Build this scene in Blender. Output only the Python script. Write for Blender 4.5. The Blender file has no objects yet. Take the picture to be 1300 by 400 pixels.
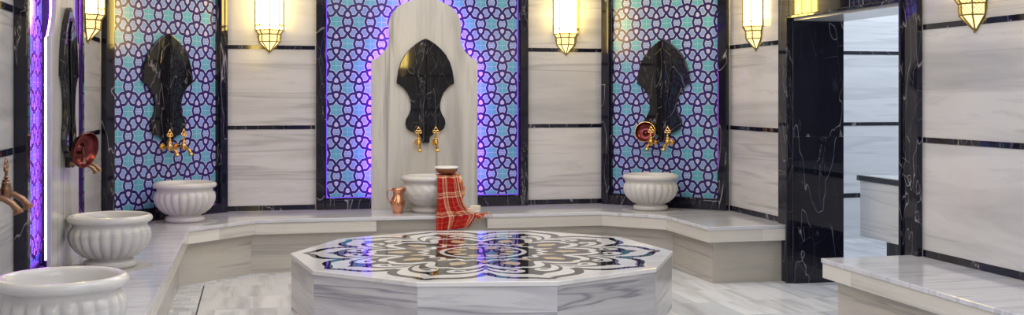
import bpy, bmesh, math, random
from mathutils import Vector, Matrix
random.seed(7)
PI = math.pi
C = bpy.context.scene.collection
def R(d): return math.radians(d)

# ------------------------------------------------------------------ measures
BACK, WR, WL = 8.379, 3.372, -0.973
CHR = (2.637, 8.379); CHR2 = (3.372, 7.644)
CHL = (-0.223, 8.379); CHL2 = (-0.973, 7.629)
FRONT = -2.6
CEIL = 2.75
BT = 0.372                     # bench top height
MIDX = 1.229                   # axis of the back niche

# ------------------------------------------------------------------ node helper
class S:
    """a socket with arithmetic"""
    nt = None
    def __init__(s, v): s.v = v
    @staticmethod
    def m(op, *a):
        n = S.nt.nodes.new('ShaderNodeMath'); n.operation = op
        for i, x in enumerate(a):
            if isinstance(x, S): S.nt.links.new(x.v, n.inputs[i])
            else: n.inputs[i].default_value = x
        return S(n.outputs[0])
    def __add__(s, o): return S.m('ADD', s, o)
    def __radd__(s, o): return S.m('ADD', o, s)
    def __sub__(s, o): return S.m('SUBTRACT', s, o)
    def __rsub__(s, o): return S.m('SUBTRACT', o, s)
    def __mul__(s, o): return S.m('MULTIPLY', s, o)
    def __rmul__(s, o): return S.m('MULTIPLY', o, s)
    def __truediv__(s, o): return S.m('DIVIDE', s, o)
    def __lt__(s, o): return S.m('LESS_THAN', s, o)
    def __gt__(s, o): return S.m('GREATER_THAN', s, o)
    def abs(s): return S.m('ABSOLUTE', s)
    def wrap(s, lo, hi): return S.m('WRAP', s, hi, lo)
    def floor(s): return S.m('FLOOR', s)
    def min(s, o): return S.m('MINIMUM', s, o)
    def max(s, o): return S.m('MAXIMUM', s, o)
    def sqrt(s): return S.m('SQRT', s)

def mat(name, rough=0.3, metal=0.0, base=None, spec=0.5):
    m = bpy.data.materials.new(name); m.use_nodes = True
    nt = m.node_tree; S.nt = nt
    b = nt.nodes['Principled BSDF']
    b.inputs['Roughness'].default_value = rough
    b.inputs['Metallic'].default_value = metal
    b.inputs['Specular IOR Level'].default_value = spec
    if base: b.inputs['Base Color'].default_value = (*base, 1)
    return m, nt, b

def node(nt, t, **kw):
    n = nt.nodes.new(t)
    for k, v in kw.items():
        if k in n.inputs: n.inputs[k].default_value = v
        else: setattr(n, k, v)
    return n

def objcoord(nt, scale=(1, 1, 1), rnd=True, rot=(0, 0, 0)):
    tc = nt.nodes.new('ShaderNodeTexCoord')
    mp = nt.nodes.new('ShaderNodeMapping'); mp.vector_type = 'POINT'
    mp.inputs['Scale'].default_value = scale
    mp.inputs['Rotation'].default_value = rot
    nt.links.new(tc.outputs['Object'], mp.inputs['Vector'])
    if rnd:
        oi = nt.nodes.new('ShaderNodeObjectInfo')
        mul = S(oi.outputs['Random']) * 40.0
        cx = nt.nodes.new('ShaderNodeCombineXYZ')
        for i in range(3): nt.links.new(mul.v, cx.inputs[i])
        nt.links.new(cx.outputs[0], mp.inputs['Location'])
    return mp.outputs[0]

def noise(nt, vec, scale, detail=4, dist=0.0, rough=0.5):
    n = node(nt, 'ShaderNodeTexNoise'); n.inputs['Scale'].default_value = scale
    n.inputs['Detail'].default_value = detail; n.inputs['Distortion'].default_value = dist
    n.inputs['Roughness'].default_value = rough
    nt.links.new(vec, n.inputs['Vector']); return n.outputs['Fac']

def ramp(nt, fac, stops, interp='LINEAR'):
    r = nt.nodes.new('ShaderNodeValToRGB'); r.color_ramp.interpolation = interp
    el = r.color_ramp.elements
    while len(el) < len(stops): el.new(0.5)
    for e, (p, c) in zip(el, stops):
        e.position = p
        e.color = (*c, 1) if not isinstance(c, (int, float)) else (c, c, c, 1)
    nt.links.new(fac.v if isinstance(fac, S) else fac, r.inputs[0]); return r.outputs[0]

def mix(nt, fac, a, b, mode='MIX'):
    n = nt.nodes.new('ShaderNodeMix'); n.data_type = 'RGBA'; n.blend_type = mode
    for key, x in ((0, fac), (6, a), (7, b)):
        if isinstance(x, S): x = x.v
        if isinstance(x, (int, float)): n.inputs[key].default_value = x
        elif isinstance(x, tuple): n.inputs[key].default_value = (*x, 1)
        else: nt.links.new(x, n.inputs[key])
    return n.outputs[2]

def marble(name, scale, base=(0.72, 0.71, 0.70), grey=(0.33, 0.33, 0.35), amount=0.55, rough=0.12,
           rot=(0, 0, 0), tone=0.08, lo=0.5, hi=0.72, line=1.0):
    m, nt, b = mat(name, rough)
    v = objcoord(nt, scale, rot=rot)
    big = noise(nt, v, 1.0, 5, 0.6, 0.55)
    fine = noise(nt, v, 3.7, 6, 0.3, 0.6)
    streak = ramp(nt, big, [(lo, 0.0), (hi, 1.0)])
    thin = ramp(nt, fine, [(0.52, 0.0), (0.60, 0.55), (0.64, 0.15), (0.8, 0.5)])
    ln_ = noise(nt, objcoord(nt, tuple(c * (0.6 if c < max(scale) else 1.6) for c in scale), rot=rot), 1.1, 3, 0.5, 0.5)
    dark = ramp(nt, ln_, [(0.555, 0.0), (0.60, 1.0), (0.635, 0.35), (0.70, 0.0)])
    f = S.m('MULTIPLY', (S(streak) * 0.75).max(S(thin) * 0.5).max(S(dark) * line), amount)
    oi = nt.nodes.new('ShaderNodeObjectInfo')
    t = S(oi.outputs['Random']) * (2 * tone) + (1 - tone)
    cx = nt.nodes.new('ShaderNodeCombineColor')
    for i in range(3): nt.links.new(t.v, cx.inputs[i])
    col = mix(nt, f, base, grey)
    col = mix(nt, 1.0, col, cx.outputs[0], 'MULTIPLY')
    nt.links.new(col, b.inputs['Base Color'])
    return m

M = {}
M['wall'] = marble('white_marble_wall', (0.55, 0.55, 5.0), base=(0.61, 0.60, 0.62), grey=(0.26, 0.26, 0.29), amount=0.75, lo=0.43, hi=0.68, line=0.7, tone=0.04, rough=0.1)
M['arch'] = marble('white_marble_upright_grain', (5.5, 5.5, 0.5), base=(0.58, 0.57, 0.55), grey=(0.26, 0.26, 0.27), amount=0.85, lo=0.44, hi=0.66, tone=0.02, rough=0.16)
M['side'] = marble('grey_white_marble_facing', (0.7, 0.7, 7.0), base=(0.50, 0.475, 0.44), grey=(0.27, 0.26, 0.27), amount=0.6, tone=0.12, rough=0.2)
M['fascia'] = marble('marble_edge_strip', (0.5, 0.5, 6.0), base=(0.66, 0.64, 0.61), grey=(0.4, 0.39, 0.38), amount=0.5, tone=0.12, rough=0.2)
M['top'] = marble('polished_marble_top', (1.3, 5.5, 2.0), base=(0.62, 0.63, 0.70), grey=(0.36, 0.37, 0.42), amount=0.6, rough=0.1, rot=(0, 0, R(24)), tone=0.02)
M['platform'] = marble('platform_marble', (1.0, 1.0, 8.0), base=(0.56, 0.56, 0.60), grey=(0.20, 0.20, 0.25), amount=0.85, lo=0.44, hi=0.66, tone=0.12, rough=0.14, rot=(0, R(3), 0))
M['platform_top'] = marble('platform_top_marble', (1.2, 3.0, 2.0), base=(0.72, 0.72, 0.74), grey=(0.45, 0.45, 0.48), amount=0.4, rough=0.045, tone=0.01)
M['basin'] = marble('carved_basin_marble', (2.2, 2.2, 5.0), base=(0.62, 0.61, 0.61), grey=(0.45, 0.44, 0.45), amount=0.45, tone=0.03, rough=0.16)
M['hall'] = marble('hall_marble', (0.8, 0.8, 6.0), base=(0.70, 0.72, 0.75), grey=(0.42, 0.44, 0.48), amount=0.5, tone=0.03, rough=0.12)
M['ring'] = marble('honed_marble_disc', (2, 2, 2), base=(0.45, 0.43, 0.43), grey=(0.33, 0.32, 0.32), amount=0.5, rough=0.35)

def black_marble(name, rough=0.04, tint=(0.008, 0.008, 0.018), vein=(0.55, 0.55, 0.6), dens=1.0):  # default tint: bluish reflections are put into the black base colour
    m, nt, b = mat(name, rough)
    v = objcoord(nt, (1.9, 1.9, 0.6), rot=(R(20), R(38), R(11)))
    v2 = objcoord(nt, (1.0, 1.0, 0.25), rot=(0, R(-40), R(20)))
    w = noise(nt, v, 2.2 * dens, 3, 0.6)
    a = S.m('ABSOLUTE', S(w) - 0.5)
    l1 = ramp(nt, a, [(0.0, 0.8), (0.0022, 0.3), (0.0045, 0.0)])
    w2 = noise(nt, v2, 7.0 * dens, 5, 0.9, 0.62)
    a2 = S.m('ABSOLUTE', S(w2) - 0.5)
    l2 = ramp(nt, a2, [(0.0, 0.8), (0.004, 0.25), (0.009, 0.0)])
    msk = ramp(nt, noise(nt, v, 3.1, 2), [(0.53, 0.0), (0.66, 0.9)])
    vo = node(nt, 'ShaderNodeTexVoronoi', feature='DISTANCE_TO_EDGE'); vo.inputs['Scale'].default_value = 6.5 * dens
    nt.links.new(v, vo.inputs['Vector'])
    l3 = ramp(nt, vo.outputs['Distance'], [(0.0, 0.4), (0.005, 0.1), (0.009, 0.0)])
    tot = S(l1).max(S(l2) * S(msk)).max(S(l3) * S(ramp(nt, noise(nt, v2, 2.0, 2), [(0.5, 0.0), (0.6, 1.0)])))
    nt.links.new(mix(nt, tot * 0.6, tint, vein), b.inputs['Base Color'])
    return m
M['black'] = black_marble('black_veined_marble')
M['plate'] = black_marble('black_mirror_marble', 0.025, (0.008, 0.008, 0.011), (0.4, 0.4, 0.42), 1.3)
M['inlay'], nt, b = mat('black_marble_inlay', 0.03, base=(0.012, 0.012, 0.016))
M['beige'], nt, b = mat('beige_marble_inlay', 0.05, base=(0.55, 0.42, 0.27))
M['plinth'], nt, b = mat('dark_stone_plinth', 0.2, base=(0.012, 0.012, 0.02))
M['brass'], nt, b = mat('polished_brass', 0.18, 1.0, (0.80, 0.52, 0.17))
M['bronze'], nt, b = mat('aged_bronze', 0.33, 1.0, (0.27, 0.155, 0.10))
M['lattice'], nt, b = mat('lantern_brass_frame', 0.35, 1.0, (0.30, 0.23, 0.09))
M['soap'], nt, b = mat('cream_soap', 0.5, base=(0.82, 0.78, 0.66))
M['soap_pink'], nt, b = mat('rosy_soap', 0.5, base=(0.80, 0.68, 0.62))
M['foam'], nt, b = mat('white_enamel', 0.25, base=(0.85, 0.84, 0.82))
M['plaster'], nt, b = mat('plain_white_plaster', 0.8, base=(0.7, 0.69, 0.67))
M['wood'], nt, b = mat('brown_copper_bowl', 0.3, 0.7, base=(0.28, 0.12, 0.06))
M['drain'], nt, b = mat('dark_drain_slot', 0.5, base=(0.02, 0.02, 0.02))

# hammered copper
M['copper'], nt, b = mat('hammered_copper', 0.22, 1.0, (0.78, 0.36, 0.22))
vo = node(nt, 'ShaderNodeTexVoronoi'); vo.inputs['Scale'].default_value = 90
nt.links.new(objcoord(nt, rnd=False), vo.inputs['Vector'])
bp = nt.nodes.new('ShaderNodeBump'); bp.inputs['Strength'].default_value = 0.5; bp.inputs['Distance'].default_value = 0.003
nt.links.new(vo.outputs['Distance'], bp.inputs['Height']); nt.links.new(bp.outputs[0], b.inputs['Normal'])
M['red_copper'], nt, b = mat('dark_red_copper', 0.25, 0.9, (0.16, 0.035, 0.04))
nt.links.new(bp.outputs[0], b.inputs['Normal']) if False else None

# glazed tile with interlaced bands
def tile_material(name, u0, v0):
    m, nt, b = mat(name, 0.13)
    tc = nt.nodes.new('ShaderNodeTexCoord'); sp = nt.nodes.new('ShaderNodeSeparateXYZ')
    nt.links.new(tc.outputs['Object'], sp.inputs[0])
    a, row = 0.1667, 0.1625; k = 0.8660254 * a / row; bb = 0.8660254 * a; r = 0.692 * a
    u = S(sp.outputs[0]) - u0; v = (S(sp.outputs[2]) - v0) * k
    ss = []
    for ou, ov in ((0, 0), (a / 2, bb)):
        x = (u + ou).wrap(-a / 2, a / 2).abs(); y = (v + ov).wrap(-bb, bb); y2 = y * y
        for xx in (x, a - x):
            th = S.m('ARCTAN2', y, xx)
            ss.append(r + S.m('COSINE', th * 12.0) * (a * 0.020) - (xx * xx + y2).sqrt())
    cnt = ss[0] > 0.0; mn = ss[0].abs()
    for s in ss[1:]: cnt = cnt + (s > 0.0); mn = mn.min(s.abs())
    wob = noise(nt, objcoord(nt, (1, 1, 1), False), 9, 2)
    c1 = mix(nt, wob, (0.07, 0.30, 0.42), (0.15, 0.43, 0.53))
    c2 = mix(nt, wob, (0.15, 0.25, 0.52), (0.25, 0.37, 0.62))
    fill = mix(nt, cnt > 1.5, c1, c2)
    fill = mix(nt, cnt > 2.5, fill, (0.40, 0.40, 0.66))
    gl = ((v.wrap(-bb / 2, bb / 2).abs()) < 0.0012).max(u.wrap(-a / 4, a / 4).abs() < 0.0010)
    fill = mix(nt, gl * 0.45, fill, (0.75, 0.8, 0.85))
    col = mix(nt, mn < 0.0118, fill, (0.60, 0.62, 0.82))
    col = mix(nt, mn < 0.0090, col, (0.024, 0.016, 0.115))
    nt.links.new(col, b.inputs['Base Color'])
    return m
M['tile'] = tile_material('interlaced_glazed_tile', 0.018, 1.753)

# floor: cut marble slabs of different tone
def slab_floor(name, tx, ty, sc):
    m, nt, b = mat(name, 0.12)
    tc = nt.nodes.new('ShaderNodeTexCoord'); sp = nt.nodes.new('ShaderNodeSeparateXYZ')
    nt.links.new(tc.outputs['Object'], sp.inputs[0])
    x = S(sp.outputs[0]) + 0.035; y = S(sp.outputs[1]) - 0.15
    j = (y / ty).floor()
    off = j * 0.37 * tx
    i = ((x + off) / tx).floor()
    cb = nt.nodes.new('ShaderNodeCombineXYZ'); nt.links.new(i.v, cb.inputs[0]); nt.links.new(j.v, cb.inputs[1])
    wn = nt.nodes.new('ShaderNodeTexWhiteNoise'); wn.noise_dimensions = '3D'; nt.links.new(cb.outputs[0], wn.inputs['Vector'])
    rnd = S(wn.outputs['Value'])
    mp = nt.nodes.new('ShaderNodeMapping'); mp.inputs['Scale'].default_value = sc
    add = nt.nodes.new('ShaderNodeVectorMath'); add.operation = 'MULTIPLY_ADD'
    nt.links.new(wn.outputs['Color'], add.inputs[0]); add.inputs[1].default_value = (17, 17, 17)
    nt.links.new(tc.outputs['Object'], mp.inputs[0]); nt.links.new(mp.outputs[0], add.inputs[2])
    st = noise(nt, add.outputs[0], 1.0, 4, 0.3, 0.55)
    f = ramp(nt, st, [(0.46, 0.0), (0.68, 0.8)])
    base = mix(nt, rnd, (0.62, 0.65, 0.72), (0.84, 0.86, 0.92))
    col = mix(nt, S(f) * 0.75, base, (0.36, 0.36, 0.38))
    ex = (x + off).wrap(0, tx); ey = y.wrap(0, ty)
    ed = ex.min(tx - ex).min(ey).min(ty - ey)
    col = mix(nt, (ed < 0.0015) * 0.45, col, (0.25, 0.25, 0.26))
    nt.links.new(col, b.inputs['Base Color'])
    return m
M['floor'] = slab_floor('marble_floor_slabs', 0.34, 0.40, (9.0, 1.1, 1.0))
M['mosaic'] = slab_floor('marble_mosaic_border', 0.075, 0.11, (3.0, 8.0, 1.0))

# plaid cloth, woven by uv
def plaid():
    m, nt, b = mat('red_plaid_cotton', 0.85, spec=0.2)
    uv = nt.nodes.new('ShaderNodeUVMap'); sp = nt.nodes.new('ShaderNodeSeparateXYZ'); nt.links.new(uv.outputs[0], sp.inputs[0])
    def bands(c, period, ws):
        w = c.wrap(0, period); t = None
        for a_, b_ in ws:
            g = (w > a_) * (w < b_); t = g if t is None else t.max(g)
        return t
    u, v = S(sp.outputs[0]), S(sp.outputs[1])
    bu = bands(u, 0.135, [(0.080, 0.088), (0.093, 0.098), (0.106, 0.116)])
    bv = bands(v, 0.140, [(0.080, 0.088), (0.094, 0.099), (0.108, 0.118)])
    yu = bands(u, 0.135, [(0.010, 0.013), (0.040, 0.043)]); yv = bands(v, 0.14, [(0.012, 0.015), (0.046, 0.049)])
    col = mix(nt, (bu + bv) * 0.5, (0.36, 0.008, 0.012), (0.72, 0.56, 0.36))
    col = mix(nt, yu.max(yv) * 0.3, col, (0.75, 0.35, 0.08))
    nt.links.new(col, b.inputs['Base Color'])
    return m
M['plaid'] = plaid()
M['fringe'], nt, b = mat('orange_red_yarn', 0.9, base=(0.5, 0.16, 0.07))
tcv = objcoord(nt, (60, 60, 12), False)
nt.links.new(ramp(nt, noise(nt, tcv, 1.0, 2), [(0.4, (0.45, 0.05, 0.03)), (0.55, (0.65, 0.35, 0.14)), (0.7, (0.78, 0.62, 0.4))]), b.inputs['Base Color'])

def glow(name, col, st):
    m = bpy.data.materials.new(name); m.use_nodes = True; nt = m.node_tree; S.nt = nt
    nt.nodes.remove(nt.nodes['Principled BSDF'])
    e = nt.nodes.new('ShaderNodeEmission'); e.inputs[0].default_value = (*col, 1); e.inputs[1].default_value = st
    nt.links.new(e.outputs[0], nt.nodes['Material Output'].inputs[0]); return m
M['pane'] = glow('lit_lantern_glass', (1.0, 0.72, 0.19), 17.0)
M['pane_low'] = glow('lit_lantern_foot_glass', (1.0, 0.74, 0.28), 2.0)
M['led_blue'] = glow('indigo_led_line', (0.26, 0.10, 1.0), 0.8)
M['led'] = glow('violet_led_ribbon', (0.50, 0.10, 1.0), 85.0)

# ------------------------------------------------------------------ mesh helpers
def tag(o, label=None, cat=None, group=None, kind=None):
    if label: o['label'] = label
    if cat: o['category'] = cat
    if group: o['group'] = group
    if kind: o['kind'] = kind
    return o

def empty(name, loc=(0, 0, 0), rz=0.0, label=None, cat=None, group=None):
    o = bpy.data.objects.new(name, None); C.objects.link(o); o.empty_display_size = 0.1
    o.location = loc; o.rotation_euler = (0, 0, rz)
    return tag(o, label, cat, group)

def build(name, bm, m, parent=None, loc=None, rz=None, smooth=False, bevel=0.0, seg=2, recalc=True):
    if recalc: bmesh.ops.recalc_face_normals(bm, faces=bm.faces)
    me = bpy.data.meshes.new(name); bm.to_mesh(me); bm.free()
    if isinstance(m, (list, tuple)):
        for x in m: me.materials.append(x)
    else: me.materials.append(m)
    o = bpy.data.objects.new(name, me); C.objects.link(o)
    if parent: o.parent = parent
    if loc: o.location = loc
    if rz is not None: o.rotation_euler = (0, 0, rz)
    if smooth:
        for p in me.polygons: p.use_smooth = True
    if smooth == 'auto':
        me.set_sharp_from_angle(angle=R(35))
    if bevel:
        b = o.modifiers.new('bevel', 'BEVEL'); b.width = bevel; b.segments = seg; b.limit_method = 'ANGLE'; b.angle_limit = R(30)
    return o

def nb(): return bmesh.new()

def box(bm, x0, x1, y0, y1, z0, z1):
    v = [bm.verts.new(p) for p in ((x0, y0, z0), (x1, y0, z0), (x1, y1, z0), (x0, y1, z0), (x0, y0, z1), (x1, y0, z1), (x1, y1, z1), (x0, y1, z1))]
    for f in ((0, 3, 2, 1), (4, 5, 6, 7), (0, 1, 5, 4), (1, 2, 6, 5), (2, 3, 7, 6), (3, 0, 4, 7)): bm.faces.new([v[i] for i in f])
    return bm

def prism_z(bm, pts, z0, z1):
    """polygon in plan, extruded upward"""
    a = [bm.verts.new((x, y, z0)) for x, y in pts]; b = [bm.verts.new((x, y, z1)) for x, y in pts]
    bm.faces.new(list(reversed(a))); bm.faces.new(b); n = len(pts)
    for i in range(n): bm.faces.new((a[i], a[(i + 1) % n], b[(i + 1) % n], b[i]))
    return bm

def prism_y(bm, pts, y0, y1):
    """outline in x,z, thickness along y"""
    a = [bm.verts.new((x, y0, z)) for x, z in pts]; b = [bm.verts.new((x, y1, z)) for x, z in pts]
    bm.faces.new(a); bm.faces.new(list(reversed(b))); n = len(pts)
    for i in range(n): bm.faces.new((a[i], b[i], b[(i + 1) % n], a[(i + 1) % n]))
    return bm

def lathe(bm, prof, n=32, c=(0, 0, 0), mod=None, cap=False):
    rings = []
    for k, (r, z) in enumerate(prof):
        ring = []
        for i in range(n):
            t = 2 * PI * i / n; rr = r if not mod else mod(r, z, t, k)
            ring.append(bm.verts.new((c[0] + rr * math.cos(t), c[1] + rr * math.sin(t), c[2] + z)))
        rings.append(ring)
    for a, b in zip(rings, rings[1:]):
        for i in range(n): bm.faces.new((a[i], a[(i + 1) % n], b[(i + 1) % n], b[i]))
    if cap:
        bm.faces.new(list(reversed(rings[0]))); bm.faces.new(rings[-1])
    return bm

def tube(bm, pts, rad, n=10):
    pts = [Vector(p) for p in pts]
    if not isinstance(rad, (list, tuple)): rad = [rad] * len(pts)
    rings = []; up = Vector((0, 0, 1))
    for i, p in enumerate(pts):
        t = (pts[min(i + 1, len(pts) - 1)] - pts[max(i - 1, 0)]).normalized()
        if i == 0:
            s = t.cross(up if abs(t.dot(up)) < 0.95 else Vector((1, 0, 0))).normalized()
        s = (s - t * s.dot(t)).normalized(); w = t.cross(s)
        rings.append([bm.verts.new(p + (s * math.cos(a) + w * math.sin(a)) * rad[i]) for a in [2 * PI * k / n for k in range(n)]])
    for a, b in zip(rings, rings[1:]):
        for k in range(n): bm.faces.new((a[k], a[(k + 1) % n], b[(k + 1) % n], b[k]))
    bm.faces.new(list(reversed(rings[0]))); bm.faces.new(rings[-1])
    return bm

def struct(name, bm, m, parent=None, **kw):
    o = build(name, bm, m, parent, **kw)
    if parent is None: o['kind'] = 'structure'
    return o

# ------------------------------------------------------------------ the room
def sframe(name, loc, rz):
    o = empty(name, loc, rz); o['kind'] = 'structure'; return o

floor = struct('floor', box(nb(), WL - 0.4, WR + 0.35, FRONT - 0.2, BACK + 0.2, -0.08, 0.0), M['floor'])
struct('ceiling', box(nb(), WL - 0.4, 6.2, FRONT - 0.2, BACK + 0.2, CEIL, CEIL + 0.1), M['plaster'])

STRIPS = ((0.392, 0.036), (0.977, 0.028), (1.560, 0.028), (2.144, 0.028))
def marble_wall(name, p, q, segs, thick=0.2, strips=STRIPS, z0=0.0, m='wall', holes=()):
    """wall from p to q (room on the right-hand side of local -y); segs = spans of local x that show the black strips"""
    dx, dy = q[0] - p[0], q[1] - p[1]; L = math.hypot(dx, dy); rz = math.atan2(dy, dx)
    w = sframe(name, (p[0], p[1], 0), rz)
    spans = []; x = 0
    for (h0, h1, hz) in holes:
        spans.append((x, h0, z0, CEIL)); spans.append((h0, h1, hz, CEIL)); x = h1
    spans.append((x, L, z0, CEIL))
    lv = [z0] + [z for z, h in strips] + [CEIL]
    for (a, b_, za, zb) in spans:
        for s0, s1 in zip(lv, lv[1:]):
            if s1 <= za + 1e-4: continue
            build('marble_panel', box(nb(), a, b_, 0, thick, max(s0, za), s1), M[m], w)
    for a, b_ in segs:
        for z, h in strips:
            build('black_strip', box(nb(), a, b_, -0.004, 0.02, z - h / 2, z + h / 2), M['black'], w)
    return w, L

wb, Lb = marble_wall('wall_back', CHL, CHR, [(0, 0.65), (2.25, 2.86)])
wcr, Lc = marble_wall('wall_back_right', CHR, CHR2, [])
wcl, Lcl = marble_wall('wall_back_left', CHL2, CHL, [])
DOOR_FAR, DOOR_NEAR, DOOR_TOP = 6.661, 5.375, 1.700
TRIM = 0.155
# right wall: local x runs from the chamfer toward the camera
def lx(y): return CHR2[1] - y
wr, Lr = marble_wall('wall_right', CHR2, (WR, FRONT), [(0, lx(6.83)), (lx(5.21), lx(FRONT))], thick=0.35,
                     holes=((lx(DOOR_FAR), lx(DOOR_NEAR), DOOR_TOP),))
wl, Ll = marble_wall('wall_left', (WL, FRONT), CHL2, [(0, 4.96 - FRONT), (6.6 - FRONT, CHL2[1] - FRONT)])
wf, Lf = marble_wall('wall_front', (WR, FRONT), (WL, FRONT), [(0, 1.3), (2.95, 4.345)])

# ------------------------------------------------------------------ door opening in black marble
d = sframe('door_1', (WR, DOOR_FAR, 0), -PI / 2)     # local x toward the camera, local -y into the room
DW = DOOR_FAR - DOOR_NEAR
build('frame_post', box(nb(), -TRIM, 0.0, -0.03, 0.0, 0, DOOR_TOP + 0.5), M['black'], d, bevel=0.004)
build('frame_post', box(nb(), DW, DW + TRIM, -0.03, 0.0, 0, DOOR_TOP + 0.5), M['black'], d, bevel=0.004)
build('frame_header', box(nb(), 0.0, DW, -0.03, 0.0, DOOR_TOP, DOOR_TOP + 0.5), M['black'], d, bevel=0.004)
build('inner_bead', box(nb(), -0.020, 0.0, -0.045, -0.03, 0, DOOR_TOP + 0.02), M['black'], d, bevel=0.004)
build('inner_bead', box(nb(), DW, DW + 0.020, -0.045, -0.03, 0, DOOR_TOP + 0.02), M['black'], d, bevel=0.004)
build('inner_bead', box(nb(), 0.0, DW, -0.045, -0.03, DOOR_TOP, DOOR_TOP + 0.02), M['black'], d, bevel=0.004)
build('jamb_lining', box(nb(), 0.0, 0.012, 0.0, 0.35, 0, 0.36), M['black'], d)
build('jamb_lining', box(nb(), 0.0, 0.012, 0.0, 0.35, 0.362, 0.94), M['black'], d)
build('jamb_lining', box(nb(), 0.0, 0.012, 0.0, 0.35, 0.942, DOOR_TOP), M['black'], d)
build('jamb_lining', box(nb(), DW - 0.012, DW, 0.0, 0.35, 0, DOOR_TOP), M['black'], d)
build('soffit_lining', box(nb(), 0.012, DW - 0.012, 0.0, 0.35, DOOR_TOP - 0.012, DOOR_TOP), M['hall'], d)

# the hall seen through the doorway
hx0 = WR + 0.35
marble_wall('wall_hall_back', (hx0, BACK), (6.0, BACK), [(0, 2.28)], m='hall')
marble_wall('wall_hall_side', (6.0, BACK), (6.0, 2.0), [], m='hall')
marble_wall('wall_hall_front', (6.0, 2.0), (hx0, 2.0), [], m='hall')
struct('floor_hall', box(nb(), hx0, 6.2, 2.0, BACK + 0.2, -0.08, 0.035), M['floor'])

# ------------------------------------------------------------------ benches
def bench_part(name, pts, z0, z1, m, parent, bevel=0.003):
    return build(name, prism_z(nb(), pts, z0, z1), M[m], parent, bevel=bevel)
U = empty('marble_bench', (MIDX, 8.0, 0), 0, 'long white marble bench running round the left, back and right walls under the basins', 'bench')
o0 = Vector((MIDX, 8.0))
def rel(p): return (p[0] - MIDX, p[1] - 8.0)
FR = [(-0.405, 0.6), (-0.405, 7.36), (0.0, 7.765), (2.43, 7.765), (2.785, 7.41), (2.80, 6.70), (WR, 6.70)]
WALLS = [CHR2, CHR, CHL, CHL2, (WL, 0.6)]
def inset(poly, dist):
    """moves the open front line back toward the walls"""
    out = []; P = [Vector(p) for p in poly]
    for i, p in enumerate(P):
        def nrm(a, b):
            t = (b - a).normalized(); return Vector((-t.y, t.x))
        ns = []
        if i > 0: ns.append(nrm(P[i - 1], p))
        if i < len(P) - 1: ns.append(nrm(p, P[i + 1]))
        if len(ns) == 1: out.append(p + ns[0] * dist)
        else:
            bis = (ns[0] + ns[1]).normalized(); out.append(p + bis * (dist / bis.dot(ns[0])))
    return [(q.x, q.y) for q in out]
FRr = [rel(p) for p in FR]; Wr_ = [rel(p) for p in WALLS]
bench_part('bench_top', FRr + Wr_, BT - 0.024, BT, 'top', U, 0.004)
BASE = inset(FR, 0.065); BASE[0] = (BASE[0][0], 0.62); BASE[-1] = (WR, BASE[-1][1])
# base: one facing slab on each straight run
BI = inset(FR, 0.12); BI[0] = (BI[0][0], 0.62); BI[-1] = (WR, BI[-1][1])
for i in range(len(BASE) - 1):
    runs = [(0, 1)]
    if i == 0: runs = [(k / 5, (k + 1) / 5) for k in range(5)]
    if i == 2: runs = [(0, .333), (.333, .667), (.667, 1)]
    for a, b_ in runs:
        lerp = lambda p, q, t: (p[0] + (q[0] - p[0]) * t, p[1] + (q[1] - p[1]) * t)
        quad = [lerp(BASE[i], BASE[i + 1], a), lerp(BASE[i], BASE[i + 1], b_), lerp(BI[i], BI[i + 1], b_), lerp(BI[i], BI[i + 1], a)]
        bench_part('base_slab', [rel(p) for p in quad], 0, BT - 0.024, 'side', U, 0.0)
# apron strips under the lip; the middle of the back run has none
AP = inset(FR, 0.006); AI = inset(FR, 0.066)
AP[0] = (AP[0][0], 0.62); AI[0] = (AI[0][0], 0.62); AP[-1] = (WR, AP[-1][1]); AI[-1] = (WR, AI[-1][1])
def apron(i, a, b_):
    lerp = lambda p, q, t: (p[0] + (q[0] - p[0]) * t, p[1] + (q[1] - p[1]) * t)
    quad = [lerp(AP[i], AP[i + 1], a), lerp(AP[i], AP[i + 1], b_), lerp(AI[i], AI[i + 1], b_), lerp(AI[i], AI[i + 1], a)]
    bench_part('apron_strip', [rel(p) for p in quad], BT - 0.100, BT - 0.0245, 'fascia', U, 0.0015)
for a, b_ in ((0, .3), (.3, .62), (.62, .84), (.84, 1)): apron(0, a, b_)
for a, b_ in ((0, .45), (.45, 1)): apron(1, a, b_)
for a, b_ in ((0, .335), (.655, 1)): apron(2, a, b_)
for a, b_ in ((0, .62), (.62, 1)): apron(3, a, b_)
apron(4, 0, 1)
for a, b_ in ((0, .66), (.66, 1)): apron(5, a, b_)

B2 = empty('marble_bench', (3.1, 4.0, 0), 0, 'white marble bench in the right foreground, beside the doorway', 'bench')
def quadr(x0, x1, y0, y1): return [(x0 - 3.1, y0 - 4.0), (x1 - 3.1, y0 - 4.0), (x1 - 3.1, y1 - 4.0), (x0 - 3.1, y1 - 4.0)]
bench_part('bench_top', quadr(2.83, WR, 0.6, 5.285), BT - 0.024, BT, 'top', B2, 0.004)
for y0, y1 in ((0.62, 2.2), (2.2, 3.7), (3.7, 5.00), (5.00, 5.279)): bench_part('apron_strip', quadr(2.836, 2.90, y0, y1), BT - 0.100, BT - 0.0245, 'fascia', B2, 0.0015)
bench_part('apron_strip', quadr(2.9, WR, 5.22, 5.279), BT - 0.100, BT - 0.0245, 'fascia', B2, 0.0015)
bench_part('base_slab', quadr(2.895, 2.95, 0.66, 5.23), 0, BT - 0.101, 'side', B2, 0)
bench_part('base_slab', quadr(2.95, WR, 5.18, 5.23), 0, BT - 0.101, 'side', B2, 0)
# floor border beside the left bench: mosaic strip and dark drain slot
st = struct('trim_floor_border', box(nb(), -0.322, -0.314, 0.6, 7.40, 0.0, 0.0015), M['drain'])
bm = prism_z(nb(), [(-0.322, 0.6), (-0.322, 7.42), (0.04, 7.83), (-0.47, 7.5), (-0.47, 0.6)], 0.0, 0.002)
struct('trim_floor_mosaic', bm, M['mosaic'])

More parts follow.
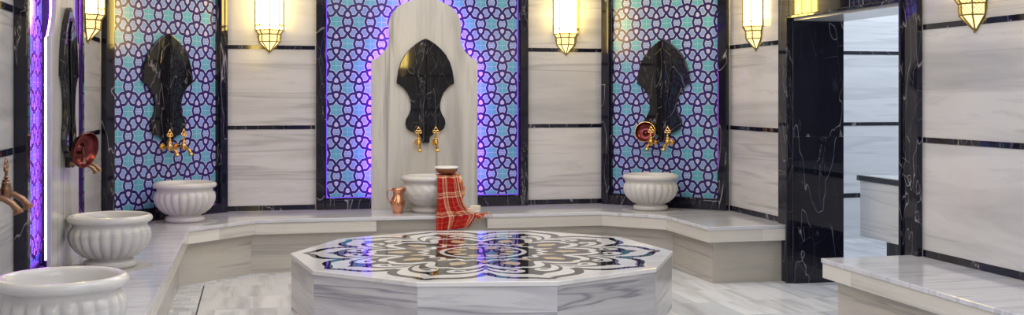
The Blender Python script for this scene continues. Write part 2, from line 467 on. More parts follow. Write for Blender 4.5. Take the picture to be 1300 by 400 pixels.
# ------------------------------------------------------------------ central platform
PC = (1.173, 5.837); PR = 1.0113; PZ = 0.380; ROT = PI - 0.1775
P = empty('heated_marble_platform', (PC[0], PC[1], 0), ROT, 'large ten-sided marble platform with black scrollwork inlay in the middle of the floor', 'platform')
def deca(r, ph=0): return [(r * math.cos(ph + k * PI / 5), r * math.sin(ph + k * PI / 5)) for k in range(10)]
build('platform_top', prism_z(nb(), deca(PR), PZ - 0.022, PZ), M['platform_top'], P, bevel=0.004)
dp, di = deca(PR - 0.006), deca(PR - 0.05)
for k in range(10):
    a, b_ = dp[k], dp[(k + 1) % 10]; c, e = di[(k + 1) % 10], di[k]
    build('side_panel', prism_z(nb(), [a, b_, c, e], 0.075, PZ - 0.0225), M['platform'], P, bevel=0.0012)
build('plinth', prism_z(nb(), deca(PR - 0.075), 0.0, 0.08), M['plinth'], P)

def catmull(pts, n=8):
    out = []; Q = [pts[0]] + list(pts) + [pts[-1]]
    for i in range(1, len(Q) - 2):
        p0, p1, p2, p3 = Q[i - 1], Q[i], Q[i + 1], Q[i + 2]
        for k in range(n):
            t = k / n
            out.append(tuple(0.5 * ((2 * p1[j]) + (-p0[j] + p2[j]) * t + (2 * p0[j] - 5 * p1[j] + 4 * p2[j] - p3[j]) * t * t + (-p0[j] + 3 * p1[j] - 3 * p2[j] + p3[j]) * t ** 3) for j in range(len(p1))))
    out.append(tuple(pts[-1])); return out
zc = [PZ + 0.0003]
def ribbon(bm, pts, sym=True):
    """pts: (angle from the lobe axis in degrees, radius fraction, width); repeated in ten lobes, both hands"""
    sm = catmull(pts, 8)
    for k in range(10):
        for sgn in ((1, -1) if sym else (1,)):
            zc[0] += 0.0000016
            base = k * PI / 5
            pl = [Vector((PR * r * math.cos(base + sgn * R(a)), PR * r * math.sin(base + sgn * R(a)))) for a, r, w in sm]
            L_, Rr = [], []
            for i, p in enumerate(pl):
                t = (pl[min(i + 1, len(pl) - 1)] - pl[max(i - 1, 0)]).normalized(); n = Vector((-t.y, t.x)); w = sm[i][2] * PR / 2
                L_.append(bm.verts.new((*(p + n * w), zc[0]))); Rr.append(bm.verts.new((*(p - n * w), zc[0])))
            for i in range(len(pl) - 1):
                f = bm.faces.new((L_[i], L_[i + 1], Rr[i + 1], Rr[i]))
def blob(bm, pts, sym=True, k0=range(10)):
    for k in k0:
        for sgn in ((1, -1) if sym else (1,)):
            zc[0] += 0.0000016
            base = k * PI / 5
            vs = [bm.verts.new((PR * r * math.cos(base + sgn * R(a)), PR * r * math.sin(base + sgn * R(a)), zc[0])) for a, r in catmull(pts + [pts[0]], 5)[:-1]]
            if sgn < 0: vs.reverse()
            try: bm.faces.new(vs)
            except Exception: pass
def ground(bm, half):
    sm = catmull(half, 6); vs = []; zc[0] += 0.00001
    for k in range(10):
        base = k * PI / 5
        for a, r_ in sm[:-1]: vs.append(bm.verts.new((PR * r_ * math.cos(base - R(a)), PR * r_ * math.sin(base - R(a)), zc[0])))
        for a, r_ in list(reversed(sm))[:-1]: vs.append(bm.verts.new((PR * r_ * math.cos(base + R(a)), PR * r_ * math.sin(base + R(a)), zc[0])))
    bm.faces.new(vs)
ik = nb()
ground(ik, [(18, .590), (16.5, .640), (13.5, .695), (10, .738), (6, .760), (3, .772), (0, .815)])
ribbon(ik, [(18, .705, .044), (16.5, .760, .044), (14, .815, .044), (10.5, .853, .042), (6, .872, .040), (3, .887, .038), (0, .925, .030)])
build('black_inlay', ik, M['inlay'], P, recalc=False)
wk = nb()
zc[0] += 0.0002
ribbon(wk, [(17.0, .555, .010), (14.5, .615, .030), (10.5, .675, .042), (6.2, .700, .044), (3.6, .668, .034), (5.2, .632, .022), (8.5, .640, .020), (10, .655, .004)])
ribbon(wk, [(0, .560, .030), (5, .585, .040), (11, .545, .046), (15, .475, .040), (18, .430, .020)])
ribbon(wk, [(18, .355, .020), (11, .300, .026), (5, .300, .026), (0, .335, .022)])
ribbon(wk, [(0, .215, .026), (18, .215, .026)])
build('white_scrollwork', wk, M['platform_top'], P, recalc=False)
bk = nb()
zc[0] += 0.0002
blob(bk, [(18, .29), (14.8, .335), (15.6, .37), (18, .395), (20.4, .37), (21.2, .335)], False)
blob(bk, [(0, .365), (5.5, .41), (4.5, .45), (0, .50), (-4.5, .45), (-5.5, .41)], False)
blob(bk, [(0, .11), (12, .125), (10, .17), (0, .185), (-10, .17), (-12, .125)], False)
build('beige_inlay', bk, M['beige'], P, recalc=False)
for o in (bpy.data.objects['black_inlay'], bpy.data.objects['white_scrollwork'], bpy.data.objects['beige_inlay']):
    # turn every face up and give the inlay a hair of thickness
    bm = nb(); bm.from_mesh(o.data)
    for f in bm.faces:
        f.normal_update()
        if f.normal.z < 0: f.normal_flip()
    bm.to_mesh(o.data); bm.free()

# ------------------------------------------------------------------ tiled niches
def frame_bars(parent, x0, x1, z0, z1, w=0.062, gap=None, dep=0.055):
    """black marble surround; gap = span of x left open at the foot"""
    def bar(nm, xa, xb, za, zb, mm='black', d_=dep, bv=0.006): return build(nm, box(nb(), xa, xb, -d_, 0.0, za, zb), M[mm], parent, bevel=bv)
    bar('frame_upright', x0, x0 + w, z0, z1); bar('frame_upright', x1 - w, x1, z0, z1)
    bar('frame_head', x0 + w, x1 - w, z1 - w, z1)
    iw = 0.012
    spans = [(x0 + w, x1 - w)] if not gap else [(x0 + w, gap[0]), (gap[1], x1 - w)]
    for a, b_ in spans: bar('frame_sill', a, b_, z0, z0 + 0.072)
    for xa in (x0 + w, x1 - w - iw): bar('inner_bead', xa, xa + iw, z0 + 0.072, z1 - w, d_=dep - 0.022, bv=0.003)
    for a, b_ in spans: bar('inner_bead', a + (iw if a == x0 + w else 0), b_ - (iw if b_ == x1 - w else 0), z0 + 0.072, z0 + 0.072 + iw, d_=dep - 0.022, bv=0.003)

SC = 170.0
def pz(y): return 1.2 + (123 - y) / SC
ARCH = [(67.5, 76.5), (62, 75.5), (57, 71), (52, 66), (48, 60), (45.5, 53), (45.5, 46), (46.2, 39), (46.2, 31), (44.5, 24), (41, 17), (35, 10), (27, 5), (18, 1.5), (9, -2.5), (0, -9)]
def outline(half, z0=None):
    r = [(a / SC, pz(y)) for a, y in half]
    l = [(-x, z) for x, z in reversed(r) if abs(x) > 1e-6]
    if z0 is not None: r = [(half[0][0] / SC, z0)] + r; l = l + [(-half[0][0] / SC, z0)]
    return r + l
ZT = 2.30
def led_frame(n, x0, x1, z0, z1, gap, w=0.062):
    for xa in (x0 + w + 0.012, x1 - w - 0.018): build('led_line', box(nb(), xa, xa + 0.006, -0.022, -0.010, z0 + 0.084, z1 - w), M['led_blue'], n)
    for a, b_ in ((x0 + w + 0.018, gap[0]), (gap[1], x1 - w - 0.018)): build('led_line', box(nb(), a, b_, -0.022, -0.010, z0 + 0.084, z0 + 0.089), M['led_blue'], n)
def arch_niche(loc, rz, label):
    n = empty('tiled_niche', loc, rz, label, 'wall niche', None)
    hw = 0.797
    build('tile_field', box(nb(), -hw + 0.05, hw - 0.05, -0.010, 0.0, BT + 0.03, ZT - 0.03), M['tile'], n)
    frame_bars(n, -hw, hw, BT, ZT, gap=(-0.397, 0.397)); led_frame(n, -hw, hw, BT, ZT, (-0.36, 0.36))
    build('marble_arch', prism_y(nb(), outline(ARCH, BT), -0.082, -0.060), M['arch'], n, bevel=0.003)
    # hidden backing block carries the arch off the tiles
    build('arch_backing', box(nb(), -0.22, 0.22, -0.060, -0.010, BT, 1.75), M['plinth'], n)
    # led ribbon behind the edge
    pts = outline(ARCH, BT + 0.10)
    bm = nb(); cen = (0.0, 1.2); prev = None
    inn = []
    for x, z in pts:
        sx = (abs(x) - 0.024) * (1 if x >= 0 else -1) if abs(x) > 0.03 else x
        inn.append((sx, z - (0.024 if z > 1.6 else 0.008)))
    vs = []
    for x, z in inn:
        vs.append([bm.verts.new((x, -0.057, z)), bm.verts.new((x, -0.049, z))])
    for p, q in zip(vs, vs[1:]): bm.faces.new((p[0], q[0], q[1], p[1]))
    build('led_ribbon', bm, M['led'], n, recalc=False)
    return n

arch_niche((MIDX, BACK, 0), 0, 'wide blue tiled niche with violet-lit marble arch, centre of back wall')
arch_niche((WL, 5.78, 0), PI / 2, 'blue tiled niche glowing violet on the left wall, seen edge-on')

def tile_niche(p, q, label, hw=None):
    cx, cy = (p[0] + q[0]) / 2, (p[1] + q[1]) / 2; L = math.hypot(q[0] - p[0], q[1] - p[1])
    n = empty('tiled_niche', (cx, cy, 0), math.atan2(q[1] - p[1], q[0] - p[0]), label, 'wall niche')
    h = hw or L / 2 - 0.008
    build('tile_field', box(nb(), -h + 0.05, h - 0.05, -0.010, 0.0, BT + 0.03, ZT - 0.03), M['tile'], n)
    frame_bars(n, -h, h, BT, ZT, w=0.068)
    return n
nR = tile_niche(CHR, CHR2, 'teal and blue tiled niche on the angled wall between back wall and doorway')
nL = tile_niche(CHL2, CHL, 'teal and blue tiled niche on the angled wall left of the back wall')
nF = arch_niche((1.22, FRONT, 0), PI, 'violet-lit tiled niche on the wall behind the viewer, seen only in polished reflections')

# ------------------------------------------------------------------ black mirror plates above the basins
PLATE = [(0, 49.5), (5, 51.5), (12, 56), (19.5, 62.5), (26, 70), (31, 79), (34.5, 90), (36, 100), (36.5, 106.5), (33, 108), (28, 112), (23, 118), (20, 125), (18.5, 133), (18.8, 139), (21, 145), (24.5, 151), (25.5, 157), (23.5, 163), (18, 167), (12, 168.5), (9, 171), (5.2, 174), (5.0, 181)]
def carved_plate(loc, rz, label):
    n = empty('carved_wall_plate', loc, rz, label, 'wall plate', 'carved black plates above the basins')
    sc = 1.0
    half = [(a, y) for a, y in reversed(PLATE)]
    pts = [(a / SC, pz(y)) for a, y in half]; pts = pts + [(-x, z) for x, z in reversed(pts) if abs(x) > 1e-6]
    build('plate', prism_y(nb(), pts, -0.026, 0.0), M['plate'], n, bevel=0.004)
    # raised fan of two flutes rising from the foot tab
    for s in (-1, 1):
        z0, z1 = pz(181), pz(58)
        prof = [(s * 0.004, z0), (s * 0.027, z0), (s * 0.030, pz(168)), (s * 0.036, pz(140)), (s * 0.052, pz(112)), (s * 0.080, pz(84)), (s * 0.070, pz(70)), (s * 0.004, pz(60))]
        bm = nb(); prism_y(bm, prof, -0.036, -0.0265)
        build('flute', bm, M['plate'], n, bevel=0.005, seg=3)
    return n
def on_wall(base, rz, off, x=0.0):
    """point at distance off in front of a wall whose frame is (base, rz)"""
    return (base[0] + x * math.cos(rz) + off * math.sin(rz), base[1] + x * math.sin(rz) - off * math.cos(rz), 0)
cLm = ((CHL[0] + CHL2[0]) / 2, (CHL[1] + CHL2[1]) / 2); cRm = ((CHR[0] + CHR2[0]) / 2, (CHR[1] + CHR2[1]) / 2)
rzL = math.atan2(CHL[1] - CHL2[1], CHL[0] - CHL2[0]); rzR = math.atan2(CHR2[1] - CHR[1], CHR2[0] - CHR[0])
SPOTS = {
    'back': ((MIDX, BACK), 0.0, 0.0825, 'white arch of the back wall'),
    'left': ((WL, 5.78), PI / 2, 0.0825, 'left wall, seen edge-on'),
    'cl': (cLm, rzL, 0.0105, 'left angled tiled niche'),
    'cr': (cRm, rzR, 0.0105, 'right angled tiled niche'),
}
carved_plate(on_wall(*SPOTS['back'][:3]), 0, 'black waisted marble plate on the white arch in the middle')
carved_plate(on_wall(*SPOTS['left'][:3]), PI / 2, 'black marble plate on the left wall, seen nearly edge-on in blue light')
carved_plate(on_wall(*SPOTS['cl'][:3]), rzL, 'black waisted marble plate on the left angled tile panel')
carved_plate(on_wall(*SPOTS['cr'][:3]), rzR, 'black waisted marble plate on the right angled tile panel')

# ------------------------------------------------------------------ faucets
def make_faucet(metal):
    """origin at the wall, facing local -y; z=0 at the stub axis"""
    n = empty('faucet')
    bm = nb(); tube(bm, [(0, 0.0, 0), (0, -0.006, 0), (0, -0.007, 0), (0, -0.055, 0)], [0.017, 0.017, 0.008, 0.008], 14)
    lathe(bm, [(0.004, -0.020), (0.011, -0.018), (0.013, -0.010), (0.0145, 0.0), (0.013, 0.010), (0.0105, 0.020), (0.0115, 0.023), (0.0095, 0.026), (0.010, 0.030), (0.0055, 0.034)], 16, (0, -0.060, 0), cap=True)
    build('body', bm, M[metal], n, smooth='auto')
    bm = nb(); tube(bm, [(0, -0.060, -0.004), (0, -0.080, -0.008), (0, -0.100, -0.020), (0, -0.112, -0.036), (0, -0.1125, -0.038), (0, -0.116, -0.046)], [0.008, 0.0075, 0.008, 0.009, 0.0125, 0.012], 14)
    build('spout', bm, M[metal], n, smooth='auto')
    bm = nb()
    lathe(bm, [(0.004, 0.034), (0.0075, 0.037), (0.004, 0.041), (0.0045, 0.052), (0.007, 0.055), (0.004, 0.058)], 12, (0, -0.060, 0), cap=True)
    for cx, cz, r in ((-0.0105, 0.062, 0.0075), (0.0105, 0.062, 0.0075), (0, 0.075, 0.0085)):
        tube(bm, [(cx + r * math.cos(t), -0.060, cz + r * math.sin(t)) for t in [2 * PI * k / 14 for k in range(15)]], 0.0032, 8)
    lathe(bm, [(0.001, 0.083), (0.004, 0.086), (0.001, 0.092)], 8, (0, -0.060, 0), cap=True)
    build('handle', bm, M[metal], n, smooth='auto')
    return n
def dup(root, loc, rz, label=None, mats=None):
    r = root.copy(); C.objects.link(r); r.location = loc; r.rotation_euler = (0, 0, rz)
    if label: r['label'] = label
    for ch in root.children:
        c = ch.copy(); C.objects.link(c); c.parent = r
        if mats: c.data = c.data.copy(); c.data.materials[0] = mats
        for g in ch.children:
            e = g.copy(); C.objects.link(e); e.parent = c
    return r
fa = make_faucet('brass'); fa.scale = (1.3, 1.3, 1.3)
FZ = pz(182) + 0.010
def wall_pt(base, rz, off, x, z):
    p = on_wall(base, rz, off, x); return (p[0], p[1], z)
first = True
for key, xs, words, mm in (
    ('back', (-0.064, 0.064), ('brass faucet at left foot of the middle black plate', 'brass faucet at right foot of the middle black plate'), None),
    ('cl', (-0.060, 0.060), ('brass faucet left of the pair above the back left basin', 'brass faucet right of the pair above the back left basin'), None),
    ('cr', (-0.060, 0.075), ('brass faucet with the copper bowl hung on it, right angled niche', 'brass faucet right of the hung copper bowl, right angled niche'), None),
    ('left', (-0.050, 0.080), ('bronze faucet nearer the viewer of the pair below the edge-on plate', 'bronze faucet further of the pair, behind the dark red bowl'), M['bronze'])):
    base, rz, off, _ = SPOTS[key]
    off2 = off + (0.026 if key != 'x' else 0)
    for i, x in enumerate(xs):
        loc = wall_pt(base, rz, off2 if abs(x) < 0.15 else off, x, FZ + (0.0 if key != 'left' else 0.015))
        if first: fa.location = loc; fa.rotation_euler = (0, 0, rz); f = fa; first = False; f['label'] = words[i]
        else: f = dup(fa, loc, rz, words[i], mm)
        if key == 'left': f.scale = (1.0, 1.0, 1.0)
        tag(f, None, 'faucet', 'faucets above the basins')
for y, w in ((4.11, 'bronze faucet at the left picture edge, pointing up the tallest'), (3.94, 'bronze faucet whose spout alone shows at the left picture edge')):
    f = dup(fa, (WL + 0.07, y, FZ + 0.015), PI / 2, w, M['bronze']); tag(f, None, 'faucet', 'faucets above the basins')
nfb = build('backing_rail', box(nb(), -0.09, 0.27, -0.0, 0.07, -0.03, 0.03), M['black'], None)
nfb.location = (WL + 0.07, 3.93, FZ + 0.015); nfb.rotation_euler = (0, 0, PI / 2); tag(nfb, 'black stone block on the left wall carrying the two nearest faucets', 'wall block')

# ------------------------------------------------------------------ fluted basins
def make_basin(twist=0.0, nf=22):
    n = empty('marble_basin')
    N = nf * 8
    zb = 0.262
    prof = [(0.105, 0.046), (0.128, 0.056), (0.160, 0.082), (0.183, 0.112), (0.194, 0.142), (0.196, 0.165), (0.192, 0.184), (0.185, 0.196), (0.1805, 0.203), (0.180, 0.215), (0.186, 0.226)]
    amp = [0.004, 0.010, 0.015, 0.016, 0.015, 0.0135, 0.011, 0.005, 0, 0, 0]
    def mod(r, z, t, k):
        f = abs(math.sin((t + twist * z) * nf / 2))
        return r + amp[k] * (f ** 0.55 * 1.3 - 1.0)
    build('bowl', lathe(nb(), prof, N, mod=mod), M['basin'], n, smooth=True)
    rp = [(0.183, 0.224), (0.196, 0.226), (0.203, 0.232), (0.2055, 0.241), (0.203, 0.251), (0.196, 0.258), (0.186, 0.262), (0.176, 0.260), (0.170, 0.252), (0.165, 0.235), (0.150, 0.150), (0.115, 0.090), (0.05, 0.07), (0.001, 0.068)]
    build('rim', lathe(nb(), rp, 64), M['basin'], n, smooth=True)
    fp = [(0.001, 0.0), (0.118, 0.0), (0.125, 0.004), (0.128, 0.015), (0.126, 0.028), (0.118, 0.036), (0.108, 0.038), (0.103, 0.043), (0.108, 0.050), (0.001, 0.052)]
    build('foot', lathe(nb(), fp, 64), M['basin'], n, smooth=True)
    return n
def ring_disc(n):
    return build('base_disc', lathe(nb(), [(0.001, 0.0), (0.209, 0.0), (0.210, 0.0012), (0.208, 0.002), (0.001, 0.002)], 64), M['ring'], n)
bz = make_basin()
bz.location = (-0.456, 7.764, BT + 0.002); tag(bz, 'fluted white marble basin in front of the left angled tile panel', 'basin', 'fluted marble basins on the bench')
for loc, w in (((2.820, 7.814, BT + 0.002), 'fluted white marble basin in front of the right angled tile panel'),
               ((-0.690, 5.78, BT + 0.002), 'fluted white marble basin on the left bench, below the dark red bowl'),
               ((-0.60, 3.80, BT + 0.002), 'nearest fluted white marble basin, cut by the lower left corner')):
    b2 = dup(bz, loc, 0, w)
    if loc[0] == -0.690: b2.scale = (0.97, 0.97, 0.97)
bc = make_basin(twist=5.0, nf=16); bc.location = (1.218, 8.03, BT + 0.002)
tag(bc, 'fluted white marble basin in the middle, red plaid towel over its rim', 'basin', 'fluted marble basins on the bench')
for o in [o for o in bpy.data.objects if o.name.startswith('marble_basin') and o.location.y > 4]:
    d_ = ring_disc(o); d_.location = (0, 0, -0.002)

# ------------------------------------------------------------------ lanterns
def make_lantern():
    """half octagon against the wall, facing local -y; z=0 at the tip"""
    n = empty('wall_lantern')
    def ring(r): return [(-r * math.cos(k * PI / 4), -r * math.sin(k * PI / 4)) for k in range(5)]
    levels = [(0.004, 0.004), (0.077, 0.074), (0.131, 0.077), (0.161, 0.097), (0.72, 0.099), (0.75, 0.078), (0.80, 0.074), (0.88, 0.004)]
    def skin(bm, za, ra, zb, rb, inset=0.0):
        A, B = ring(ra - inset), ring(rb - inset)
        for k in range(4):
            bm.faces.new([bm.verts.new((*A[k], za)), bm.verts.new((*A[k + 1], za)), bm.verts.new((*B[k + 1], zb)), bm.verts.new((*B[k], zb))])
    bm = nb()
    for (za, ra), (zb, rb) in list(zip(levels, levels[1:]))[3:]: skin(bm, za, max(ra - 0.004, 0.001), zb, max(rb - 0.004, 0.001))
    build('glass', bm, M['pane'], n)
    bm = nb()
    for (za, ra), (zb, rb) in list(zip(levels, levels[1:]))[:3]: skin(bm, za, max(ra - 0.004, 0.001), zb, max(rb - 0.004, 0.001))
    build('foot_glass', bm, M['pane_low'], n)
    bm = nb()
    for k in range(5):
        pts = [(*ring(r)[k], z) for z, r in levels]
        for p, q in zip(pts, pts[1:]): tube(bm, [p, q], 0.0046, 6)
    for z, r in levels[1:-1]:
        rr = ring(r)
        for k in range(4): tube(bm, [(*rr[k], z), (*rr[k + 1], z)], 0.0044, 6)
    lathe(bm, [(0.001, -0.010), (0.006, -0.004), (0.004, 0.004), (0.010, 0.012)], 8, (0, -0.006, 0), cap=True)
    build('frame', bm, M['lattice'], n)
    # pierced work: pointed arches at foot of the tall panes, diamonds below
    bm = nb()
    def onface(k, z, s, levels=levels):
        for (za, ra), (zb, rb) in zip(levels, levels[1:]):
            if za <= z <= zb:
                t = (z - za) / (zb - za); r = ra + (rb - ra) * t; break
        a, b_ = ring(r)[k], ring(r)[k + 1]
        return (a[0] + (b_[0] - a[0]) * s, a[1] + (b_[1] - a[1]) * s, z)
    for k in range(4):
        for zz, sgn in ((0.190, 1), (0.690, -1)):
            tube(bm, [onface(k, zz, 0.0), onface(k, zz + sgn * 0.012, 0.18), onface(k, zz - sgn * 0.004, 0.36), onface(k, zz + sgn * 0.018, 0.5), onface(k, zz - sgn * 0.004, 0.64), onface(k, zz + sgn * 0.012, 0.82), onface(k, zz, 1.0)], 0.0034, 5)
        for za, zb, m_ in ((0.079, 0.130, 3), (0.132, 0.160, 3), (0.163, 0.187, 3)):
            for j in range(-m_, m_ + 1):
                for sg in (1, -1):
                    s0 = j / m_; s1 = s0 + sg * 0.8
                    pts = []
                    for t in (0, .25, .5, .75, 1):
                        s = s0 + (s1 - s0) * t
                        if 0 <= s <= 1: pts.append(onface(k, za + (zb - za) * t, s))
                    if len(pts) > 1: tube(bm, [pts[0], pts[-1]], 0.0011, 4)
    build('pierced_band', bm, M['lattice'], n)
    build('back_plate', box(nb(), -0.085, 0.085, 0.0, 0.004, 0.10, 0.86), M['lattice'], n)
    return n
ln = make_lantern(); TIP = 1.522
tag(ln, None, 'wall lantern', 'glowing brass wall lanterns')
ln.location = (0.10, BACK - 0.0045, TIP); ln['label'] = 'lit brass half lantern on the white back wall, left of the middle niche'
for loc, rz, w in (((2.335, BACK - 0.0045, TIP), 0, 'lit brass half lantern on the white back wall, right of the middle niche'),
                   ((WR - 0.0045, 7.20, TIP), -PI / 2, 'lit brass half lantern between the right angled niche and the doorway'),
                   ((WR - 0.0045, 4.775, TIP - 0.008), -PI / 2, 'lit brass half lantern on the right wall above the foreground bench'),
                   ((WL + 0.0045, 7.05, TIP), PI / 2, 'lit brass half lantern on the left wall beside the angled tile niche'),
                   ((2.45, FRONT + 0.0045, TIP), PI, 'lit brass half lantern behind the viewer, seen only in reflections'),
                   ((0.0, FRONT + 0.0045, TIP), PI, 'lit brass half lantern behind the viewer, seen only in reflections'),
                   ((WL + 0.0045, 4.2, TIP), PI / 2, 'lit brass half lantern on the near left wall, just outside the picture')):
    dup(ln, loc, rz, w)

# ------------------------------------------------------------------ copper jug
JC = (0.985, 7.97)
jug = empty('copper_jug', (JC[0], JC[1], BT), 0, 'small hammered copper jug standing on the bench beside the middle basin', 'jug')
jug.scale = (1.1, 1.1, 1.12)
jp = [(0.001, 0.0), (0.030, 0.0), (0.033, 0.006), (0.030, 0.012), (0.034, 0.022), (0.043, 0.045), (0.047, 0.068), (0.044, 0.085), (0.034, 0.105), (0.029, 0.120), (0.029, 0.132), (0.034, 0.146), (0.040, 0.156)]
def lip(r, z, t, k):
    if z < 0.12: return r
    g = max(0, math.cos(t - R(0))) ** 6
    return r * (1 + 0.35 * g * (z - 0.12) / 0.035)
bm = lathe(nb(), jp + [(r - 0.003, z) for r, z in reversed(jp[3:])], 36, mod=lip)
for v in bm.verts:
    if v.co.z > 0.14: v.co.z += 0.10 * (math.hypot(v.co.x, v.co.y) - 0.036) + 0.006 * abs(v.co.x) / 0.04
build('body', bm, M['copper'], jug, smooth=True)
build('handle', tube(nb(), [(-0.036, 0, 0.148), (-0.052, 0, 0.156), (-0.066, 0, 0.142), (-0.070, 0, 0.115), (-0.060, 0, 0.085), (-0.045, 0, 0.066)], [0.004, 0.0045, 0.0045, 0.004, 0.0035, 0.003], 8), M['copper'], jug, smooth=True)

# ------------------------------------------------------------------ hung copper bowls
def make_bowl(inner, outer, r=0.071):
    n = empty('copper_bowl')
    pr = [(0.001, 0.0), (r * .55, 0.002), (r * .85, 0.012), (r * .97, 0.026), (r, 0.042)]
    build('outside', lathe(nb(), pr + [(r + .003, 0.043), (r + .003, 0.046), (r - .001, 0.046)], 40), outer, n, smooth=True)
    pi = [(r - .001, 0.0455), (r - 0.003, 0.042), (r * .92, 0.026), (r * .80, 0.015), (r * .5, 0.0055), (r * .22, 0.005), (r * .20, 0.013), (r * .1, 0.017), (0.001, 0.018)]
    build('inside', lathe(nb(), pi, 40), inner, n, smooth=True)
    return n
def aim(o, loc, axis, roll=0):
    o.location = loc; q = Vector(axis).normalized().to_track_quat('Z', 'Y'); o.rotation_mode = 'QUATERNION'; o.rotation_quaternion = q
cb = make_bowl(M['red_copper'], M['brass'], 0.076)
p = wall_pt(cRm, rzR, 0.058, -0.128, 0.925)
aim(cb, p, (-0.42, -0.75, 0.25)); tag(cb, 'brass-rimmed copper bowl hung on the faucet of the right angled niche', 'bowl')
cb2 = make_bowl(M['red_copper'], M['red_copper'], 0.084)
aim(cb2, (WL + 0.15, 5.70, 0.955), (0.84, -0.50, -0.22)); tag(cb2, 'dark red copper bowl tilted on the bronze faucets of the left wall', 'bowl')

# ------------------------------------------------------------------ towel, tray and soaps at the middle basin
def cloth(name, rows, nu, m, parent=None, thick=0.004, waves=(), sub=6):
    """rows: list of (left xyz, right xyz, wave amplitude); smooth in v"""
    data = [tuple(a) + tuple(b_) + (w,) for a, b_, w in rows]
    sm = catmull(data, sub); bm = nb(); uvl = bm.loops.layers.uv.new('UVMap'); grid = []; vlen = 0; prev = None; vv = []
    for d_ in sm:
        A, B = Vector(d_[:3]), Vector(d_[3:6]); mid = (A + B) / 2
        if prev is not None: vlen += (mid - prev).length
        prev = mid; vv.append(vlen); row = []
        for i in range(nu + 1):
            u = i / nu; p_ = A.lerp(B, u)
            s = sum(a_ * math.sin(2 * PI * (f_ * u + ph + dv * vlen)) for f_, a_, ph, dv in waves) * d_[6]
            row.append(bm.verts.new(p_ + Vector((0.25 * s, -abs(s) - s * .3, 0.15 * s))))
        grid.append(row)
    for j in range(len(grid) - 1):
        for i in range(nu):
            f = bm.faces.new((grid[j][i], grid[j][i + 1], grid[j + 1][i + 1], grid[j + 1][i])); f.smooth = True
            for lp, (uu, v_) in zip(f.loops, ((i, j), (i + 1, j), (i + 1, j + 1), (i, j + 1))):
                lp[uvl].uv = (uu / nu * 0.27, vv[v_])
    o = build(name, bm, m, parent, smooth=True, recalc=False)
    s_ = o.modifiers.new('thick', 'SOLIDIFY'); s_.thickness = thick; s_.offset = 0
    return o
T = empty('plaid_towel', (1.33, 7.78, 0), 0, 'red and cream plaid bath towel draped from the middle basin over the bench edge', 'towel')
def tr(x, y, z): return (x - 1.33, y - 7.78, z)
W1 = ((2.1, 0.022, 0.1, 0.9), (4.7, 0.009, 0.3, -1.2))
cloth('hanging_cloth', [
    (tr(1.245, 7.90, 0.650), tr(1.395, 7.94, 0.650), 0.1),
    (tr(1.240, 7.835, 0.648), tr(1.390, 7.85, 0.648), 0.3),
    (tr(1.232, 7.80, 0.625), tr(1.392, 7.81, 0.625), 0.8),
    (tr(1.228, 7.775, 0.520), tr(1.400, 7.785, 0.530), 1.0),
    (tr(1.226, 7.755, 0.430), tr(1.425, 7.765, 0.450), 1.0),
    (tr(1.224, 7.742, 0.385), tr(1.470, 7.745, 0.392), 0.9),
    (tr(1.224, 7.738, 0.340), tr(1.505, 7.738, 0.372), 0.8),
    (tr(1.226, 7.734, 0.268), tr(1.450, 7.730, 0.290), 0.9)], 48, M['plaid'], T, waves=W1)
cloth('trailing_fold', [
    (tr(1.33, 7.800, 0.50), tr(1.38, 7.86, 0.50), 0.4),
    (tr(1.345, 7.785, 0.43), tr(1.43, 7.88, 0.41), 0.7),
    (tr(1.40, 7.760, 0.388), tr(1.47, 7.86, 0.378), 0.7),
    (tr(1.46, 7.735, 0.385), tr(1.53, 7.82, 0.378), 0.6),
    (tr(1.52, 7.715, 0.350), tr(1.60, 7.80, 0.380), 0.5)], 24, M['plaid'], T, waves=((1.6, 0.012, 0.0, 2), (4, 0.004, 0, 1)))
for k in range(3):
    bm = nb()
    x0 = 1.375 + 0.014 * k
    pts = [(x0 - 1.33, 7.835 - 7.78 + 0.008 * k, 0.652), (x0 + 0.012 - 1.33, 7.815 - 7.78, 0.61), (x0 + 0.020 - 1.33 + 0.004 * k, 7.805 - 7.78, 0.54), (x0 + 0.010 - 1.33, 7.80 - 7.78, 0.47), (x0 - 0.002 - 1.33, 7.795 - 7.78, 0.40 + .015 * k)]
    sm = catmull([tuple(p_) for p_ in pts], 8)
    tube(bm, sm, [0.008 + 0.003 * math.sin(i * 1.3 + k) for i in range(len(sm))], 8)
    build('twisted_fringe', bm, M['fringe'], T, smooth=True)
bm = nb()
random.seed(3)
for k in range(16):
    x = 1.44 + 0.011 * k; y = 7.730 + random.uniform(-0.004, 0.01); z = 0.33 + 0.003 * k + random.uniform(-.01, .01)
    tube(bm, [tr(x, y, z + 0.015), tr(x + 0.01, y - 0.004, z), tr(x + random.uniform(0.005, 0.03), y - 0.006, z - random.uniform(0.012, 0.03))], [0.0022, 0.002, 0.001], 5)
build('edge_fringe', bm, M['fringe'], T, smooth=True)

tray = empty('washing_bowl', (1.318, 7.868, 0.657), 0, 'shallow brown bowl with white contents resting on the towel on the basin rim', 'bowl')
build('bowl', lathe(nb(), [(0.001, 0), (0.050, 0.0), (0.066, 0.008), (0.076, 0.022), (0.080, 0.040), (0.077, 0.041), (0.072, 0.028), (0.001, 0.026)], 40), M['wood'], tray, smooth='auto')
build('white_filling', lathe(nb(), [(0.084, 0.038), (0.086, 0.043), (0.084, 0.050), (0.070, 0.053), (0.03, 0.055), (0.001, 0.055), ], 40), M['foam'], tray, smooth=True)

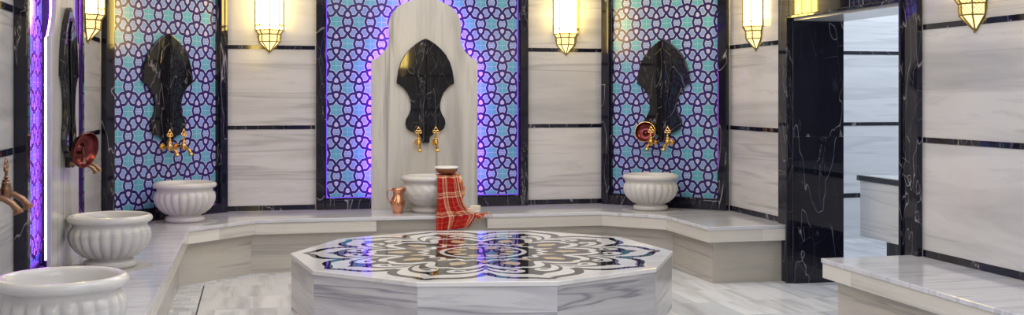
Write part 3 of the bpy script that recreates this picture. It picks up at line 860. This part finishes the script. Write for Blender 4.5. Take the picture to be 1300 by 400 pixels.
def soap(x, y, z, rz, sx, sy, sz, m, w, tilt=0):
    o = build('soap_bar', box(nb(), -sx / 2, sx / 2, -sy / 2, sy / 2, 0, sz), M[m], None, bevel=0.006, seg=3)
    o.location = (x, y, z); o.rotation_euler = (0, R(tilt), rz); tag(o, w, 'soap', 'soap bars by the towel'); return o
soap(1.470, 7.865, BT + 0.003, R(12), 0.075, 0.045, 0.036, 'soap_pink', 'rosy soap bar lying flat on the bench beside the towel')
soap(1.530, 7.895, BT + 0.003, R(-25), 0.070, 0.045, 0.050, 'soap', 'cream soap bar, the taller right-hand one beside the towel')

# ------------------------------------------------------------------ stone counter in the hall
K = empty('stone_counter', (4.1, 6.3, 0.035), 0, 'low marble-faced counter with black edge, seen through the doorway', 'counter')
def kk(pts): return [(x - 4.1, y - 6.3) for x, y in pts]
top = [(3.93, 4.9), (4.45, 4.9), (4.45, 6.33), (3.93, 6.85)]
build('marble_face', prism_z(nb(), kk([(3.94, 4.92), (4.43, 4.92), (4.43, 6.32), (3.94, 6.82)]), 0.235, 0.606), M['hall'], K)
build('black_edge', prism_z(nb(), kk(top), 0.606, 0.640), M['black'], K)
build('counter_top', prism_z(nb(), kk([(3.935, 4.905), (4.445, 4.905), (4.445, 6.328), (3.935, 6.842)]), 0.640, 0.646), M['hall'], K)
build('plinth', prism_z(nb(), kk([(3.99, 4.95), (4.38, 4.95), (4.38, 6.3), (3.99, 6.58)]), 0.0, 0.235), M['black'], K)

# ------------------------------------------------------------------ area lights added for general white light, no fixtures seen
def area(name, loc, size, power, col=(1, 1, 1), rot=(0, 0, 0), sy=None):
    l = bpy.data.lights.new(name, 'AREA'); l.energy = power; l.color = col; l.shape = 'RECTANGLE'; l.size = size; l.size_y = sy or size
    o = bpy.data.objects.new(name, l); C.objects.link(o); o.location = loc; o.rotation_euler = rot; return o
area('ceiling_fill', (1.2, 6.6, CEIL - 0.02), 2.4, 34, (0.95, 0.96, 1.0), sy=1.6)
area('ceiling_fill', (1.2, 3.4, CEIL - 0.02), 2.6, 38, (0.92, 0.95, 1.0), sy=2.2)
area('ceiling_fill', (1.2, 0.2, CEIL - 0.02), 2.6, 46, (0.92, 0.95, 1.0), sy=2.2)
area('ceiling_fill', (5.0, 7.0, CEIL - 0.02), 1.2, 40, (0.86, 0.93, 1.0), sy=2.6)  # added hall light, set so the counter face stays darker

w = bpy.data.worlds.new('world'); bpy.context.scene.world = w; w.use_nodes = True
w.node_tree.nodes['Background'].inputs[0].default_value = (0.02, 0.02, 0.025, 1)

# ------------------------------------------------------------------ camera
cam = bpy.data.cameras.new('camera'); co = bpy.data.objects.new('camera', cam); C.objects.link(co)
cam.sensor_width = 36; cam.lens = 36 * 1430.0 / 1300.0; cam.shift_y = -(200 - 122.9) / 1300.0
cam.clip_start = 0.05
co.location = (0, 0, 1.2); co.rotation_euler = (PI / 2, 0, -0.224)
sc = bpy.context.scene; sc.camera = co
sc.view_settings.view_transform = 'Standard'; sc.view_settings.look = 'None'; sc.view_settings.gamma = 1; sc.view_settings.use_curve_mapping = False
sc.view_settings.exposure = 0.32
